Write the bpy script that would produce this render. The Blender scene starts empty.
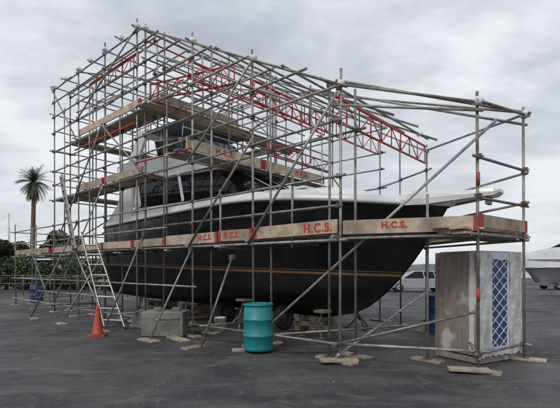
import bpy, bmesh, math, random
from mathutils import Vector, Matrix, noise
random.seed(11)
R=random.random
def ru(a,b): return a+(b-a)*random.random()
scene=bpy.context.scene
col=scene.collection
Z=Vector((0,0,1))
U=Vector((-0.7457,0.6664,0)); Nn=Vector((-0.6664,-0.7457,0))
BOW=Vector((4.2,8.2,0))
def W(s,t,z): return BOW+U*s+Nn*t+Z*z

# ---------------------------------------------------------------- materials
def mat(name,c1,c2=None,rough=.6,metal=0,scale=4,detail=5,lo=.35,hi=.65,bump=0,bscale=40,stretch=None,vary=False,c3=None,c3scale=1.2,c3lo=.55,c3hi=.62,spec=None,rvar=0):
    m=bpy.data.materials.new(name); m.use_nodes=True
    nt=m.node_tree; nd=nt.nodes; lk=nt.links; b=nd["Principled BSDF"]
    b.inputs["Roughness"].default_value=rough; b.inputs["Metallic"].default_value=metal
    if spec is not None: b.inputs["Specular IOR Level"].default_value=spec
    tc=nd.new("ShaderNodeTexCoord"); src=tc.outputs["Object"]
    if stretch:
        mp=nd.new("ShaderNodeMapping"); mp.inputs["Scale"].default_value=stretch
        lk.new(src,mp.inputs[0]); src=mp.outputs[0]
    c2=c2 or tuple(x*.75 for x in c1)
    n=nd.new("ShaderNodeTexNoise"); n.inputs["Scale"].default_value=scale; n.inputs["Detail"].default_value=detail
    lk.new(src,n.inputs["Vector"])
    mr=nd.new("ShaderNodeMapRange"); mr.inputs[1].default_value=lo; mr.inputs[2].default_value=hi
    lk.new(n.outputs["Fac"],mr.inputs[0])
    mx=nd.new("ShaderNodeMix"); mx.data_type='RGBA'
    mx.inputs[6].default_value=(*c1,1); mx.inputs[7].default_value=(*c2,1)
    lk.new(mr.outputs[0],mx.inputs[0]); out=mx.outputs[2]
    if c3:
        n3=nd.new("ShaderNodeTexNoise"); n3.inputs["Scale"].default_value=c3scale; n3.inputs["Detail"].default_value=6
        lk.new(tc.outputs["Object"],n3.inputs["Vector"])
        m3=nd.new("ShaderNodeMapRange"); m3.inputs[1].default_value=c3lo; m3.inputs[2].default_value=c3hi
        lk.new(n3.outputs["Fac"],m3.inputs[0])
        x3=nd.new("ShaderNodeMix"); x3.data_type='RGBA'; x3.inputs[7].default_value=(*c3,1)
        lk.new(m3.outputs[0],x3.inputs[0]); lk.new(out,x3.inputs[6]); out=x3.outputs[2]
    if vary:
        at=nd.new("ShaderNodeAttribute"); at.attribute_name="rnd"
        mv=nd.new("ShaderNodeMix"); mv.data_type='RGBA'; mv.blend_type='MULTIPLY'; mv.inputs[0].default_value=1
        lk.new(out,mv.inputs[6]); lk.new(at.outputs["Color"],mv.inputs[7]); out=mv.outputs[2]
    lk.new(out,b.inputs["Base Color"])
    if rvar:
        rr=nd.new("ShaderNodeMapRange"); rr.inputs[3].default_value=rough-rvar; rr.inputs[4].default_value=rough+rvar
        lk.new(n.outputs["Fac"],rr.inputs[0]); lk.new(rr.outputs[0],b.inputs["Roughness"])
    if bump:
        nb=nd.new("ShaderNodeTexNoise"); nb.inputs["Scale"].default_value=bscale; nb.inputs["Detail"].default_value=4
        lk.new(src,nb.inputs["Vector"])
        bp=nd.new("ShaderNodeBump"); bp.inputs["Strength"].default_value=bump; bp.inputs["Distance"].default_value=.02
        lk.new(nb.outputs["Fac"],bp.inputs["Height"]); lk.new(bp.outputs[0],b.inputs["Normal"])
    return m
M_tube=mat("galvanised_tube",(.36,.36,.355),(.21,.195,.18),rough=.45,metal=.35,scale=7,c3=(.17,.10,.07),c3scale=3,c3lo=.60,c3hi=.72,vary=True,bump=.15,bscale=60)
M_coup=mat("coupler_steel",(.17,.135,.12),(.10,.055,.04),rough=.7,metal=.3,scale=12)
M_red=mat("red_painted_steel",(.50,.045,.035),(.30,.04,.03),rough=.5,scale=9,vary=True)
M_wood=mat("scaffold_timber",(.52,.43,.32),(.35,.285,.21),rough=.85,scale=6,vary=True,c3=(.21,.175,.14),c3scale=2.2,c3lo=.50,c3hi=.72,bump=.3,bscale=30)
M_redp=mat("red_board_paint",(.42,.045,.045),(.26,.035,.035),rough=.7,scale=10,c3=(.3,.16,.12),c3scale=9,c3lo=.55,c3hi=.7)
M_text=mat("red_lettering",(.46,.025,.028),(.40,.06,.045),rough=.7,scale=14,c3=(.40,.20,.15),c3scale=22,c3lo=.58,c3hi=.70)
M_wrap=mat("white_foam_wrap",(.75,.76,.78),(.62,.63,.65),rough=.6,scale=15)
M_hull=mat("black_gelcoat",(.006,.007,.009),(.009,.010,.012),rough=.17,scale=2,rvar=.07,c3=(.020,.018,.016),c3scale=1.1,c3lo=.5,c3hi=.75,spec=.5)
M_anti=mat("antifouling",(.009,.009,.010),(.022,.018,.015),rough=.7,scale=3,spec=.25)
M_gold=mat("gold_stripe",(.27,.14,.06),(.19,.10,.045),rough=.4)
M_white=mat("white_gelcoat",(.80,.81,.82),(.74,.75,.76),rough=.2,scale=2.5,c3=(.62,.62,.61),c3scale=2,c3lo=.58,c3hi=.8)
M_glass=mat("tinted_glass",(.005,.006,.008),(.007,.008,.010),rough=.05,spec=.3)
M_black=mat("black_rubber",(.018,.018,.019),(.03,.03,.03),rough=.8,scale=12)
M_teal=mat("teal_plastic",(.008,.23,.245),(.012,.16,.18),rough=.45,scale=3,c3=(.07,.20,.20),c3scale=5,c3lo=.55,c3hi=.8)
M_blue=mat("blue_plastic",(.012,.05,.19),(.012,.035,.12),rough=.45,scale=4)
M_orange=mat("cone_orange",(.50,.065,.03),(.32,.05,.03),rough=.55,scale=6)
M_conc=mat("concrete",(.25,.24,.225),(.15,.145,.135),rough=.9,scale=3,bump=.5,bscale=30,c3=(.10,.10,.095),c3scale=2,c3lo=.5,c3hi=.75)
M_alu=mat("aluminium",(.50,.48,.45),(.32,.30,.28),rough=.45,metal=.5,scale=9)
M_ply=mat("plywood",(.29,.235,.20),(.20,.165,.145),rough=.8,scale=3,stretch=(5,5,.7),c3=(.46,.43,.41),c3scale=2.6,c3lo=.56,c3hi=.66,bump=.2,bscale=20)
M_lattw=mat("white_lattice_bar",(.66,.68,.71),rough=.5)
M_lattb=mat("blue_panel",(.015,.05,.19),(.012,.035,.12),rough=.5,scale=5)
M_plastic=mat("white_plastic_sheet",(.62,.63,.63),(.42,.42,.41),rough=.35,scale=3,bump=.9,bscale=9)
M_leaf=mat("foliage",(.055,.085,.028),(.025,.045,.016),rough=.7,scale=2,vary=True)
M_palm=mat("palm_leaf",(.065,.085,.035),(.035,.045,.02),rough=.6,vary=True)
M_bark=mat("palm_bark",(.16,.12,.085),(.09,.07,.05),rough=.9,scale=10,bump=.5,bscale=15)
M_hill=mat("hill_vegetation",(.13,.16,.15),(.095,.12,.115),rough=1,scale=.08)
M_silver=mat("silver_paint",(.42,.43,.45),(.38,.39,.4),rough=.3,metal=.4)
M_navy=mat("navy_paint",(.02,.03,.06),(.03,.04,.06),rough=.35)
M_tarp=mat("grey_white_tarp",(.58,.59,.60),(.46,.47,.48),rough=.6,scale=1.5,bump=.6,bscale=4)
M_roof=mat("shed_roof",(.3,.31,.32),(.24,.25,.26),rough=.6)
M_galv=mat("frame_steel",(.22,.22,.22),(.14,.12,.1),rough=.6,metal=.4,scale=8)
M_water=mat("harbour_water",(.05,.07,.08),(.04,.055,.06),rough=.15,scale=.3,bump=.6,bscale=1.2)
M_grav=mat("loose_gravel",(.22,.21,.20),(.11,.10,.095),rough=.9,scale=8,vary=True)

# ---------------------------------------------------------------- mesh builder
class MB:
    def __init__(s): s.v=[];s.f=[];s.m=[];s.c=[];s.sm=[]
    def add(s,vs,fs,mi=0,c=None,smooth=False):
        o=len(s.v); s.v+= [tuple(x) for x in vs]
        if c is None: c=1
        for i,f in enumerate(fs):
            s.f.append([o+k for k in f]); s.m.append(mi); s.c.append(c); s.sm.append(smooth if isinstance(smooth,bool) else smooth[i])
    def tube(s,a,b,r=.0242,seg=8,mi=0,r2=None,c=None):
        a=Vector(a);b=Vector(b);d=b-a
        if d.length<1e-5: return
        d.normalize(); x=d.cross(Z)
        if x.length<1e-3: x=Vector((1,0,0))
        x.normalize(); y=d.cross(x); r2=r if r2 is None else r2
        vs=[]
        for p,q in ((a,r),(b,r2)):
            for i in range(seg):
                t=2*math.pi*i/seg; vs.append(p+x*math.cos(t)*q+y*math.sin(t)*q)
        fs=[[i,(i+1)%seg,seg+(i+1)%seg,seg+i] for i in range(seg)]+[list(range(seg-1,-1,-1)),list(range(seg,2*seg))]
        if c is None:
            g=ru(.6,1.25); c=(g,g*ru(.95,1.0),g*ru(.88,1.0))
        s.add(vs,fs,mi,c,[True]*seg+[False]*2)
    def box(s,c,ax,ay,az,mi=0,col=None):
        c=Vector(c); vs=[]
        for i in (-1,1):
            for j in (-1,1):
                for k in (-1,1): vs.append(c+ax*i+ay*j+az*k)
        fs=[[0,1,3,2],[4,6,7,5],[0,4,5,1],[2,3,7,6],[0,2,6,4],[1,5,7,3]]
        s.add(vs,fs,mi,col)
    def abox(s,x0,x1,y0,y1,z0,z1,mi=0,col=None):
        s.box(((x0+x1)/2,(y0+y1)/2,(z0+z1)/2),Vector(((x1-x0)/2,0,0)),Vector((0,(y1-y0)/2,0)),Vector((0,0,(z1-z0)/2)),mi,col)
    def board(s,a,b,w,h,side,mi=0,col=None):
        a=Vector(a);b=Vector(b);d=(b-a)/2
        up=d.cross(side); up.normalize()
        if col is None:
            g=ru(.55,1.15); col=(g,g*ru(.93,1.02),g*ru(.85,1.05))
        s.box((a+b)/2,d,side.normalized()*w/2,up*h/2,mi,col)
    def loft(s,rings,mi=0,closed=True,cap0=False,cap1=False,smooth=True,mis=None,c=None):
        n=len(rings[0]); base=len(s.v)
        for r in rings: s.v+=[tuple(p) for p in r]
        for k in range(len(rings)-1):
            for i in range(n if closed else n-1):
                j=(i+1)%n
                s.f.append([base+k*n+i,base+k*n+j,base+(k+1)*n+j,base+(k+1)*n+i]); s.m.append(mis[k] if mis else mi); s.c.append(c or 1); s.sm.append(smooth)
        if cap0: s.f.append([base+i for i in range(n-1,-1,-1)]); s.m.append(mis[0] if mis else mi); s.c.append(c or 1); s.sm.append(False)
        if cap1: s.f.append([base+(len(rings)-1)*n+i for i in range(n)]); s.m.append(mis[-1] if mis else mi); s.c.append(c or 1); s.sm.append(False)
    def lathe(s,c,prof,seg=32,mi=0,ax=Z,cap0=True,cap1=True,smooth=True):
        c=Vector(c); x=ax.orthogonal().normalized(); y=ax.cross(x)
        rings=[[c+ax*h+(x*math.cos(2*math.pi*i/seg)+y*math.sin(2*math.pi*i/seg))*r for i in range(seg)] for r,h in prof]
        s.loft(rings,mi,True,cap0,cap1,smooth)
    def make(s,name,mats,parent=None,recalc=True,bevel=0):
        me=bpy.data.meshes.new(name); me.from_pydata(s.v,[],s.f)
        for m in (mats if isinstance(mats,list) else [mats]): me.materials.append(m)
        for i,p in enumerate(me.polygons):
            p.material_index=s.m[i]; p.use_smooth=s.sm[i]
        ca=me.color_attributes.new("rnd",'FLOAT_COLOR','CORNER')
        for i,p in enumerate(me.polygons):
            c=s.c[i]; c=c if isinstance(c,tuple) else (c,c,c)
            for l in p.loop_indices: ca.data[l].color=(*c,1)
        if recalc:
            bm=bmesh.new(); bm.from_mesh(me); bmesh.ops.recalc_face_normals(bm,faces=bm.faces); bm.to_mesh(me); bm.free()
        ob=bpy.data.objects.new(name,me); col.objects.link(ob)
        if parent: ob.parent=parent
        if bevel:
            b=ob.modifiers.new("bevel",'BEVEL'); b.width=bevel; b.segments=2; b.limit_method='ANGLE'
        return ob
def empty(name):
    e=bpy.data.objects.new(name,None); col.objects.link(e); e.empty_display_size=.3; return e

# ---------------------------------------------------------------- ground
def ground():
    mb=MB(); mb.add([(-500,-60,0),(500,-60,0),(500,900,0),(-500,900,0)],[[0,1,2,3]])
    m=bpy.data.materials.new("asphalt"); m.use_nodes=True; nt=m.node_tree; nd=nt.nodes; lk=nt.links; b=nd["Principled BSDF"]
    tc=nd.new("ShaderNodeTexCoord")
    def noi(sc,det=6,rough=.6,dist=0,vec=None):
        n=nd.new("ShaderNodeTexNoise"); n.inputs["Scale"].default_value=sc; n.inputs["Detail"].default_value=det; n.inputs["Roughness"].default_value=rough; n.inputs["Distortion"].default_value=dist
        lk.new(vec or tc.outputs["Object"],n.inputs["Vector"]); return n.outputs["Fac"]
    def rng(i,a,b_,c=0,d=1):
        r=nd.new("ShaderNodeMapRange"); r.inputs[1].default_value=a; r.inputs[2].default_value=b_; r.inputs[3].default_value=c; r.inputs[4].default_value=d
        lk.new(i,r.inputs[0]); return r.outputs[0]
    def mix(f,a,bb):
        x=nd.new("ShaderNodeMix"); x.data_type='RGBA'; lk.new(f,x.inputs[0])
        for q,v in ((6,a),(7,bb)):
            if isinstance(v,tuple): x.inputs[q].default_value=(*v,1)
            else: lk.new(v,x.inputs[q])
        return x.outputs[2]
    c=mix(rng(noi(.45,7,.65,.6),.42,.58),(.040,.041,.045),(.082,.082,.084))
    c=mix(rng(noi(1.3,8,.7,1.5),.53,.64,0,.8),c,(.125,.123,.118))
    c=mix(rng(noi(.8,6,.7),.56,.68,0,.85),c,(.024,.024,.027))
    c=mix(rng(noi(4.5,5,.7),.58,.68,0,.6),c,(.15,.148,.14))
    c=mix(rng(noi(7,3,.6),.68,.72,0,.85),c,(.018,.018,.019))
    c=mix(rng(noi(22,4,.7),.60,.72,0,.5),c,(.17,.168,.16))
    g=noi(90,3,.7)
    c=mix(rng(g,.58,.76,0,.6),c,(.20,.20,.195))
    c=mix(rng(g,.28,.42,.6,0),c,(.014,.014,.015))
    ds=nd.new("ShaderNodeTexNoise"); ds.inputs["Scale"].default_value=.9; ds.inputs["Detail"].default_value=6; lk.new(tc.outputs["Object"],ds.inputs["Vector"])
    va=nd.new("ShaderNodeVectorMath"); va.operation='SCALE'; va.inputs[3].default_value=2.2; lk.new(ds.outputs["Color"],va.inputs[0])
    vb=nd.new("ShaderNodeVectorMath"); vb.operation='ADD'; lk.new(tc.outputs["Object"],vb.inputs[0]); lk.new(va.outputs[0],vb.inputs[1])
    vo=nd.new("ShaderNodeTexVoronoi"); vo.feature='DISTANCE_TO_EDGE'; vo.inputs["Scale"].default_value=.22; lk.new(vb.outputs[0],vo.inputs["Vector"])
    c=mix(rng(vo.outputs["Distance"],.0,.005,.85,0),c,(.010,.010,.010))
    c=mix(rng(vo.outputs["Distance"],.004,.02,.25,0),c,(.14,.14,.135))
    br=nd.new("ShaderNodeTexBrick"); br.inputs["Scale"].default_value=.11; br.inputs["Mortar Size"].default_value=.002; br.inputs["Color1"].default_value=(1,1,1,1); br.inputs["Color2"].default_value=(.8,.8,.8,1); br.inputs["Mortar"].default_value=(.6,.6,.6,1)
    mpb=nd.new("ShaderNodeMapping"); mpb.inputs["Rotation"].default_value=(0,0,.42); lk.new(tc.outputs["Object"],mpb.inputs[0]); lk.new(mpb.outputs[0],br.inputs["Vector"])
    ml=nd.new("ShaderNodeMix"); ml.data_type='RGBA'; ml.blend_type='MULTIPLY'; ml.inputs[0].default_value=.5; lk.new(c,ml.inputs[6]); lk.new(br.outputs["Color"],ml.inputs[7]); c=ml.outputs[2]
    for rot,off in ((-.25,0),(.5,3)):
        mp=nd.new("ShaderNodeMapping"); mp.inputs["Scale"].default_value=(.35,2.0,1); mp.inputs["Rotation"].default_value=(0,0,rot); mp.inputs["Location"].default_value=(off,off,0); lk.new(tc.outputs["Object"],mp.inputs[0])
        c=mix(rng(noi(1.1,7,.6,0,mp.outputs[0]),.57,.68,0,.5),c,(.145,.145,.142))
    lk.new(c,b.inputs["Base Color"])
    lk.new(rng(noi(.6,5),.3,.7,.5,.9),b.inputs["Roughness"])
    b.inputs["Specular IOR Level"].default_value=.35
    bp=nd.new("ShaderNodeBump"); bp.inputs["Strength"].default_value=.6; bp.inputs["Distance"].default_value=.01; lk.new(g,bp.inputs["Height"]); lk.new(bp.outputs[0],b.inputs["Normal"])
    mb.make("ground",m)
    mb=MB(); mb.add([(-500,66,.02),(500,66,.02),(500,228,.02),(-500,228,.02)],[[0,1,2,3]]); mb.make("water",M_water,recalc=False)
    mb=MB(); mb.abox(-500,500,65.2,66.1,0,.18); mb.make("quay_kerb",M_conc)
ground()

# ---------------------------------------------------------------- yacht
yacht=empty("motor_yacht")
L=12.3
def interp(x,xs,ys):
    if x<=xs[0]: return ys[0]
    for i in range(len(xs)-1):
        if x<=xs[i+1]:
            t=(x-xs[i])/(xs[i+1]-xs[i]); return ys[i]+(ys[i+1]-ys[i])*t
    return ys[-1]
def stem(z): 
    return interp(z,[.35,.45,.7,1.05,1.4,1.75,2.2,2.6,2.95],[4.0,3.3,2.75,2.3,1.95,1.66,1.33,1.08,.87])
def Bs(w):
    return 2.05*(1-(1-w/.55)**2.3) if w<.55 else 2.05-.12*((w-.55)/.45)**2
def Cs(w):
    return 1.78*(1-(1-w/.7)**1.8) if w<.7 else 1.78
def zsh(w): return 2.95+.32*math.sin(min(1,w/.4)*math.pi/2)**1.3-.16*max(0,w-.4)/.6
def zch(w): return 1.2-.4*min(1,w/.5)
def zke(w): return .35+.1*w
def hullpoint(row,w):
    kind,q=row
    if kind=='b':
        z0,z1=zke(w),zch(w); z=z0+(z1-z0)*q; b=Cs(w)*q**.9
        zst=.35+(1.2-.35)*q
    else:
        def zz(w):
            a=1.42+.32*w
            if kind=='l': return zch(w)+(a-zch(w))*q
            if kind=='s': return a+q
            return (a+.15)+(zsh(w)-a-.15)*q
        z=zz(w); zst=zz(0)
        qq=(z-zch(w))/(zsh(w)-zch(w)); e=1+1.1*(1-w)**2
        b=Cs(w)+(Bs(w)-Cs(w))*qq**e
    s=stem(zst)+(L-stem(zst))*w
    return s,b,z
def hull():
    rows=[('b',q) for q in (0,.2,.4,.6,.8,1)]+[('l',.5),('s',0),('s',.055),('s',.09),('s',.105)]+[('u',q) for q in (0,.15,.3,.45,.6,.72,.84,.93,1)]
    N=48; mb=MB()
    for sg in (1,-1):
        rings=[]
        for r in rows:
            rings.append([W(s,b*sg,z) for s,b,z in (hullpoint(r,(i/N)**1.35) for i in range(N+1))])
        mis=[1]*7+[2,0,2]+[0]*9
        mb.loft(rings,closed=False,mis=mis)
    ring=[hullpoint(r,1) for r in rows]
    vs=[W(s,b,z) for s,b,z in ring]+[W(s,-b,z) for s,b,z in reversed(ring)]
    mb.add(vs,[list(range(len(vs)))],0)
    ob=mb.make("hull",[M_hull,M_anti,M_gold],yacht,recalc=False)
    bm=bmesh.new(); bm.from_mesh(ob.data); bmesh.ops.remove_doubles(bm,verts=bm.verts,dist=.0015); bmesh.ops.recalc_face_normals(bm,faces=bm.faces); bm.to_mesh(ob.data); bm.free()
    mb=MB()
    for sg in (1,-1):
        rings=[]
        for db,dz in ((.0,-.04),(.04,-.03),(.045,.03),(.03,.05),(.02,.13),(-.10,.15),(-.12,.02)):
            rr=[]
            for i in range(N+1):
                w=(i/N)**1.35; s,b,z=hullpoint(('u',1),w)
                rr.append(W(s-(.03 if i==0 else 0),max(0,(b+db))*sg if i else max(db,0)*sg*.5,z+dz))
            rings.append(rr)
        mb.loft(rings,closed=False)
    rr=[]; r2=[]
    for i in range(N+1):
        w=(i/N)**1.35; s,b,z=hullpoint(('u',1),w); rr.append(W(s,max(0,b-.03),z+.05)); r2.append(W(s,-max(0,b-.03),z+.05))
    mb.loft([rr,r2],closed=False)
    s,b,z=hullpoint(('u',1),1)
    mb.box(W(s+.01,0,z+.06),U*.05,Nn*b,Z*.12)
    mb.make("deck_and_gunwale",M_white,yacht)
    mb=MB()
    for sg in (1,-1):
        rings=[]
        for db,dz in ((.01,-.075),(.055,-.07),(.055,-.045),(.01,-.042)):
            rings.append([W(s,(b+db)*sg,z+dz) for s,b,z in (hullpoint(('u',1),((i+.6)/N)**1.35 if i<N else 1) for i in range(N+1))])
        mb.loft(rings,closed=False)
    mb.make("rub_strip",M_black,yacht)
    mb=MB(); mb.box(W(L+.45,0,1.15),U*.45,Nn*1.75,Z*.05); mb.make("swim_platform",M_white,yacht,bevel=.02)
    mb=MB()
    rings=[]
    for s,hw,z0,z1 in ((-.12,.14,3.08,3.14),(-.02,.2,3.02,3.15),(.5,.27,3.0,3.16),(1.2,.5,2.93,3.18),(1.9,.62,2.95,3.17)):
        rings.append([W(s,-hw,z0),W(s,hw,z0),W(s,hw+.02,(z0+z1)/2),W(s,hw,z1),W(s,-hw,z1),W(s,-hw-.02,(z0+z1)/2)])
    mb.loft(rings,cap0=True,cap1=True,smooth=False); mb.make("bow_pulpit",M_white,yacht)
    mb=MB()
    mb.tube(W(.1,0,3.0),W(.75,0,2.93),.025); mb.box(W(.12,0,2.95),U*.03,Nn*.13,Z*.08)
    mb.make("anchor",M_galv,yacht)
    mb=MB(); mb.lathe(W(1.55,0.0,3.17),[(.13,0),(.13,.14),(.09,.24),(.02,.26)],16); mb.make("windlass",M_white,yacht)
hull()
OS=.45; OZ=.26
def WS(s,t,z): return W(s+OS,t,z+OZ)
def rrect(sf,sb,wf,wb,z,rf=.5,rb=.12,n=6):
    pts=[]
    def corner(cs,ct,a0,a1,rs,rt):
        for i in range(n+1):
            a=a0+(a1-a0)*i/n; pts.append(WS(cs+rs*math.cos(a),ct+rt*math.sin(a),z))
    rf=min(rf,wf*.9)
    corner(sf+rf,wf-rf*.8,math.pi,math.pi/2,rf,rf*.8)
    corner(sb-rb,wb-rb,math.pi/2,0,rb,rb)
    corner(sb-rb,-wb+rb,0,-math.pi/2,rb,rb)
    corner(sf+rf,-wf+rf*.8,-math.pi/2,-math.pi,rf,rf*.8)
    return pts
def superstructure():
    mb=MB()
    lv=[(2.1,5.2,.6,1.45,2.9),(2.25,5.2,.6,1.43,3.1),(2.5,5.2,.55,1.35,3.25),(3.3,5.2,.35,1.1,3.40)]
    mb.loft([rrect(a,b,c,d,z,.4) for a,b,c,d,z in lv],cap1=True)
    for t in (-.45,.45): mb.box(WS(4.0,t,3.40),U*.25,Nn*.25,Z*.03,0)
    mb.make("foredeck_cabin_trunk",M_white,yacht)
    mb=MB()
    lv=[(4.4,10.3,1.3,1.74,2.95,.7),(4.5,10.3,1.3,1.72,3.30,.7),(4.6,10.25,1.28,1.70,3.34,.7),(6.25,10.25,1.2,1.60,4.19,.6),(6.35,10.3,1.22,1.62,4.22,.6),(6.3,11.6,1.35,1.72,4.25,.6),(6.35,11.6,1.35,1.72,4.34,.6),(6.5,11.5,1.2,1.6,4.36,.6)]
    mb.loft([rrect(a,b,c,d,z,r) for a,b,c,d,z,r in lv],cap1=True,mis=[0,0,1,0,0,0,0],smooth=False)
    for s in (7.6,10.1):
        for sg in (1,-1):
            a=WS(s-.16,1.70*sg if s>6.7 else 1.6*sg,3.32); b=WS(s+.2,(1.61 if s>6.7 else 1.55)*sg,4.21)
            mb.board(a,b,.03,.10 if s<10 else .4,Nn,0,1)
    for t in (-.45,.45):
        mb.board(WS(4.66,t,3.36),WS(6.27,t*.95,4.2),.06,.03,Nn,0,1)
    mb.make("saloon",[M_white,M_glass],yacht)
    mb=MB()
    lv=[(7.0,11.4,1.15,1.62,4.3,.6),(7.05,11.4,1.2,1.66,4.6,.6),(7.2,11.3,1.2,1.66,5.0,.6),(7.28,11.28,1.15,1.6,5.03,.6)]
    mb.loft([rrect(a,b,c,d,z,r) for a,b,c,d,z,r in lv],mis=[0,0,0],smooth=False)
    lv=[(7.38,9.2,1.08,1.5,5.0,.55),(7.85,9.5,1.0,1.42,5.5,.55),(7.9,9.5,.98,1.4,5.52,.55)]
    mb.loft([rrect(a,b,c,d,z,r) for a,b,c,d,z,r in lv],mis=[1,0],smooth=False)
    mb.box(WS(8.9,0,4.95),U*.35,Nn*.7,Z*.35); mb.box(WS(10.3,0,4.7),U*.3,Nn*1.3,Z*.3)
    for sg in (1,-1):
        mb.board(WS(10.9,1.55*sg,4.4),WS(10.3,1.3*sg,6.0),.09,.55,Nn,0,1)
    mb.box(WS(10.3,0,6.0),U*.3,Nn*1.34,Z*.07)
    mb.make("flybridge",[M_white,M_glass],yacht)
    mb=MB()
    rings=[]
    for t in (-1.35,-1.2,-.6,0,.6,1.2,1.35):
        z=6.05-.09*t*t; rings.append([WS(8.0,t,z),WS(10.0,t,z+.03),WS(10.0,t,z+.09),WS(8.0,t,z+.06)])
    mb.loft(rings,cap0=True,cap1=True,smooth=False)
    mb.make("bimini_top",M_navy,yacht)
    mb=MB()
    for sg in (1,-1):
        for s in (8.1,9.3): mb.tube(WS(s,1.3*sg,5.0),WS(s-.05,1.25*sg,5.92),.016)
        for s in (11.0,11.5): mb.tube(WS(s,1.6*sg,4.3),WS(s,1.6*sg,4.95),.014)
        mb.tube(WS(10.9,1.6*sg,4.95),WS(11.5,1.6*sg,4.95),.014)
    mb.tube(WS(11.5,1.6,4.95),WS(11.5,-1.6,4.95),.014); mb.tube(WS(11.5,1.6,4.65),WS(11.5,-1.6,4.65),.01)
    mb.make("bimini_frame",M_alu,yacht)
    mb=MB()
    for sg in (1,-1):
        p=[(10.2,2.85),(11.8,2.85),(11.75,3.15),(11.2,3.5),(10.7,4.25),(10.2,4.25)]
        o=[WS(s,1.80*sg,z) for s,z in p]+[WS(s,1.72*sg,z) for s,z in p]; n=len(p)
        mb.add(o,[list(range(n)),list(range(2*n-1,n-1,-1))]+[[i,(i+1)%n,n+(i+1)%n,n+i] for i in range(n)])
    mb.make("cockpit_wings",M_white,yacht)
superstructure()
def keelblocks():
    for s in (4.4,7,9.4,11.6):
        mb=MB(); z=0.001; k=0
        top=.35+.1*((s-3.5)/9)-.01
        while z<top-.02:
            h=min(.12,top-z)
            if k%2==0:
                for d in (-.25,.25): mb.box(W(s+d,0,z+h/2),U*.075,Nn*.45,Z*(h/2-.001),0,ru(.4,.75))
            else:
                for d in (-.3,.3): mb.box(W(s,d,z+h/2),U*.45,Nn*.075,Z*(h/2-.001),0,ru(.4,.75))
            z+=h; k+=1
        mb.make("keel_block",M_wood,bevel=.008)
keelblocks()
def stands():
    for s in (3.6,5.8,8.2,10.8):
        for sg in (1,-1):
            mb=MB()
            t=1.25 if s>4 else .75
            zt=.35+(.62*t/1.6)
            top=W(s,t*sg,zt-.05)
            apex=W(s,(t+.2)*sg,.35)
            mb.tube(apex-Z*.12,top,.025,mi=0)
            for a in range(3):
                an=a*2.094+.4; foot=W(s+.35*math.cos(an),(t+.2)*sg+.35*math.sin(an),.02)
                mb.tube(apex,foot,.022); mb.box(foot,U*.06,Nn*.06,Z*.012)
            mb.box(top,U*.15,Nn*.15,Z*.03,1,.8)
            mb.make("boat_stand",[M_galv,M_wood])
stands()

# ---------------------------------------------------------------- scaffolding
scaf=empty("scaffolding")
T=MB(); C=MB(); WD=MB(); RD=MB(); WR=MB(); RP=MB()
def j(a=.02): return ru(-a,a)
def tube(a,b,ext=.12,red=False,r=.0242):
    a=Vector(a);b=Vector(b);d=(b-a).normalized()
    a=a-d*ru(.04,ext)+Vector((j(),j(),j())); b=b+d*ru(.04,ext)+Vector((j(),j(),j()))
    (RD if red else T).tube(a,b,r)
def coup(p):
    p=Vector(p)+Vector((j(.01),j(.01),j(.01)))
    rot=Matrix.Rotation(ru(0,3.1),3,'Z')
    C.box(p,rot@Vector((.045,0,0)),rot@Vector((0,.033,0)),Z*.036)
    C.tube(p+rot@Vector((-.02,-.07,0)),p+rot@Vector((-.02,.07,0)),.010,6)
def wrap(p,r=.085):
    n=8; rings=[]
    p=Vector(p)
    for i in range(1,6):
        a=math.pi*i/6
        rings.append([p+Vector((math.cos(2*math.pi*k/n)*math.sin(a),math.sin(2*math.pi*k/n)*math.sin(a),math.cos(a)*.85))*r*ru(.75,1.3) for k in range(n)])
    WR.loft(rings,cap0=True,cap1=True)
def top(s): return min(8.3,4.75+.53*max(0,s-1.7)) if s>1.7 else 4.3+.45*max(0,(s+.3)/2)
near=[1.7,3.8,5.85,7.95,8.4,10.3,12.2,14.3]
NT=2.86; NI=2.27; FT=-2.9; FI=-2.3
sole=[]
def post(s,t,h,lean=0):
    a=W(s,t,.04); b=W(s+j(.03),t+j(.03),h)
    T.tube(a,b,.0242); 
    C.box(W(s,t,.045),U*.075,Nn*.075,Z*.005); sole.append((s,t))
P340=(1.7,2.86);P478=(-.29,2.02);P525=(-.61,.53);F1=(2.0,-1.5);F2=(4.0,-2.8)
outer_n=[(s,NT) for s in near]
inner_n=[(s+.05,NI) for s in near if s!=8.4]
far_o=[F2]+[(s,FT) for s in near[2:]]
far_i=[(s-.05,FI) for s in near[2:] if s!=8.4]
for (s,t) in outer_n: post(s,t,top(s)+ru(.08,.28))
for (s,t) in inner_n: post(s,t,top(s)-.1+ru(.0,.3))
post(2.0,2.75,top(1.7)+.1)
for (s,t) in far_o: post(s,t,top(s)+ru(.05,.3))
for (s,t) in far_i: post(s,t,top(s)+ru(-.3,.2))
post(*P478,4.36); post(*P525,4.45); post(*F1,4.75); post(3.0,-2.15,5.2)
post(.62,1.76,2.9)
post(14.4,0.9,8.5); post(14.3,-1.0,8.5); post(12.9,0.2,8.4)
def run(path,z,ext=.2,red=False):
    for a,b in zip(path[:-1],path[1:]):
        tube(W(a[0],a[1],z),W(b[0],b[1],z),ext,red)
        coup(W(a[0],a[1],z)); 
    coup(W(path[-1][0],path[-1][1],z))
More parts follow.
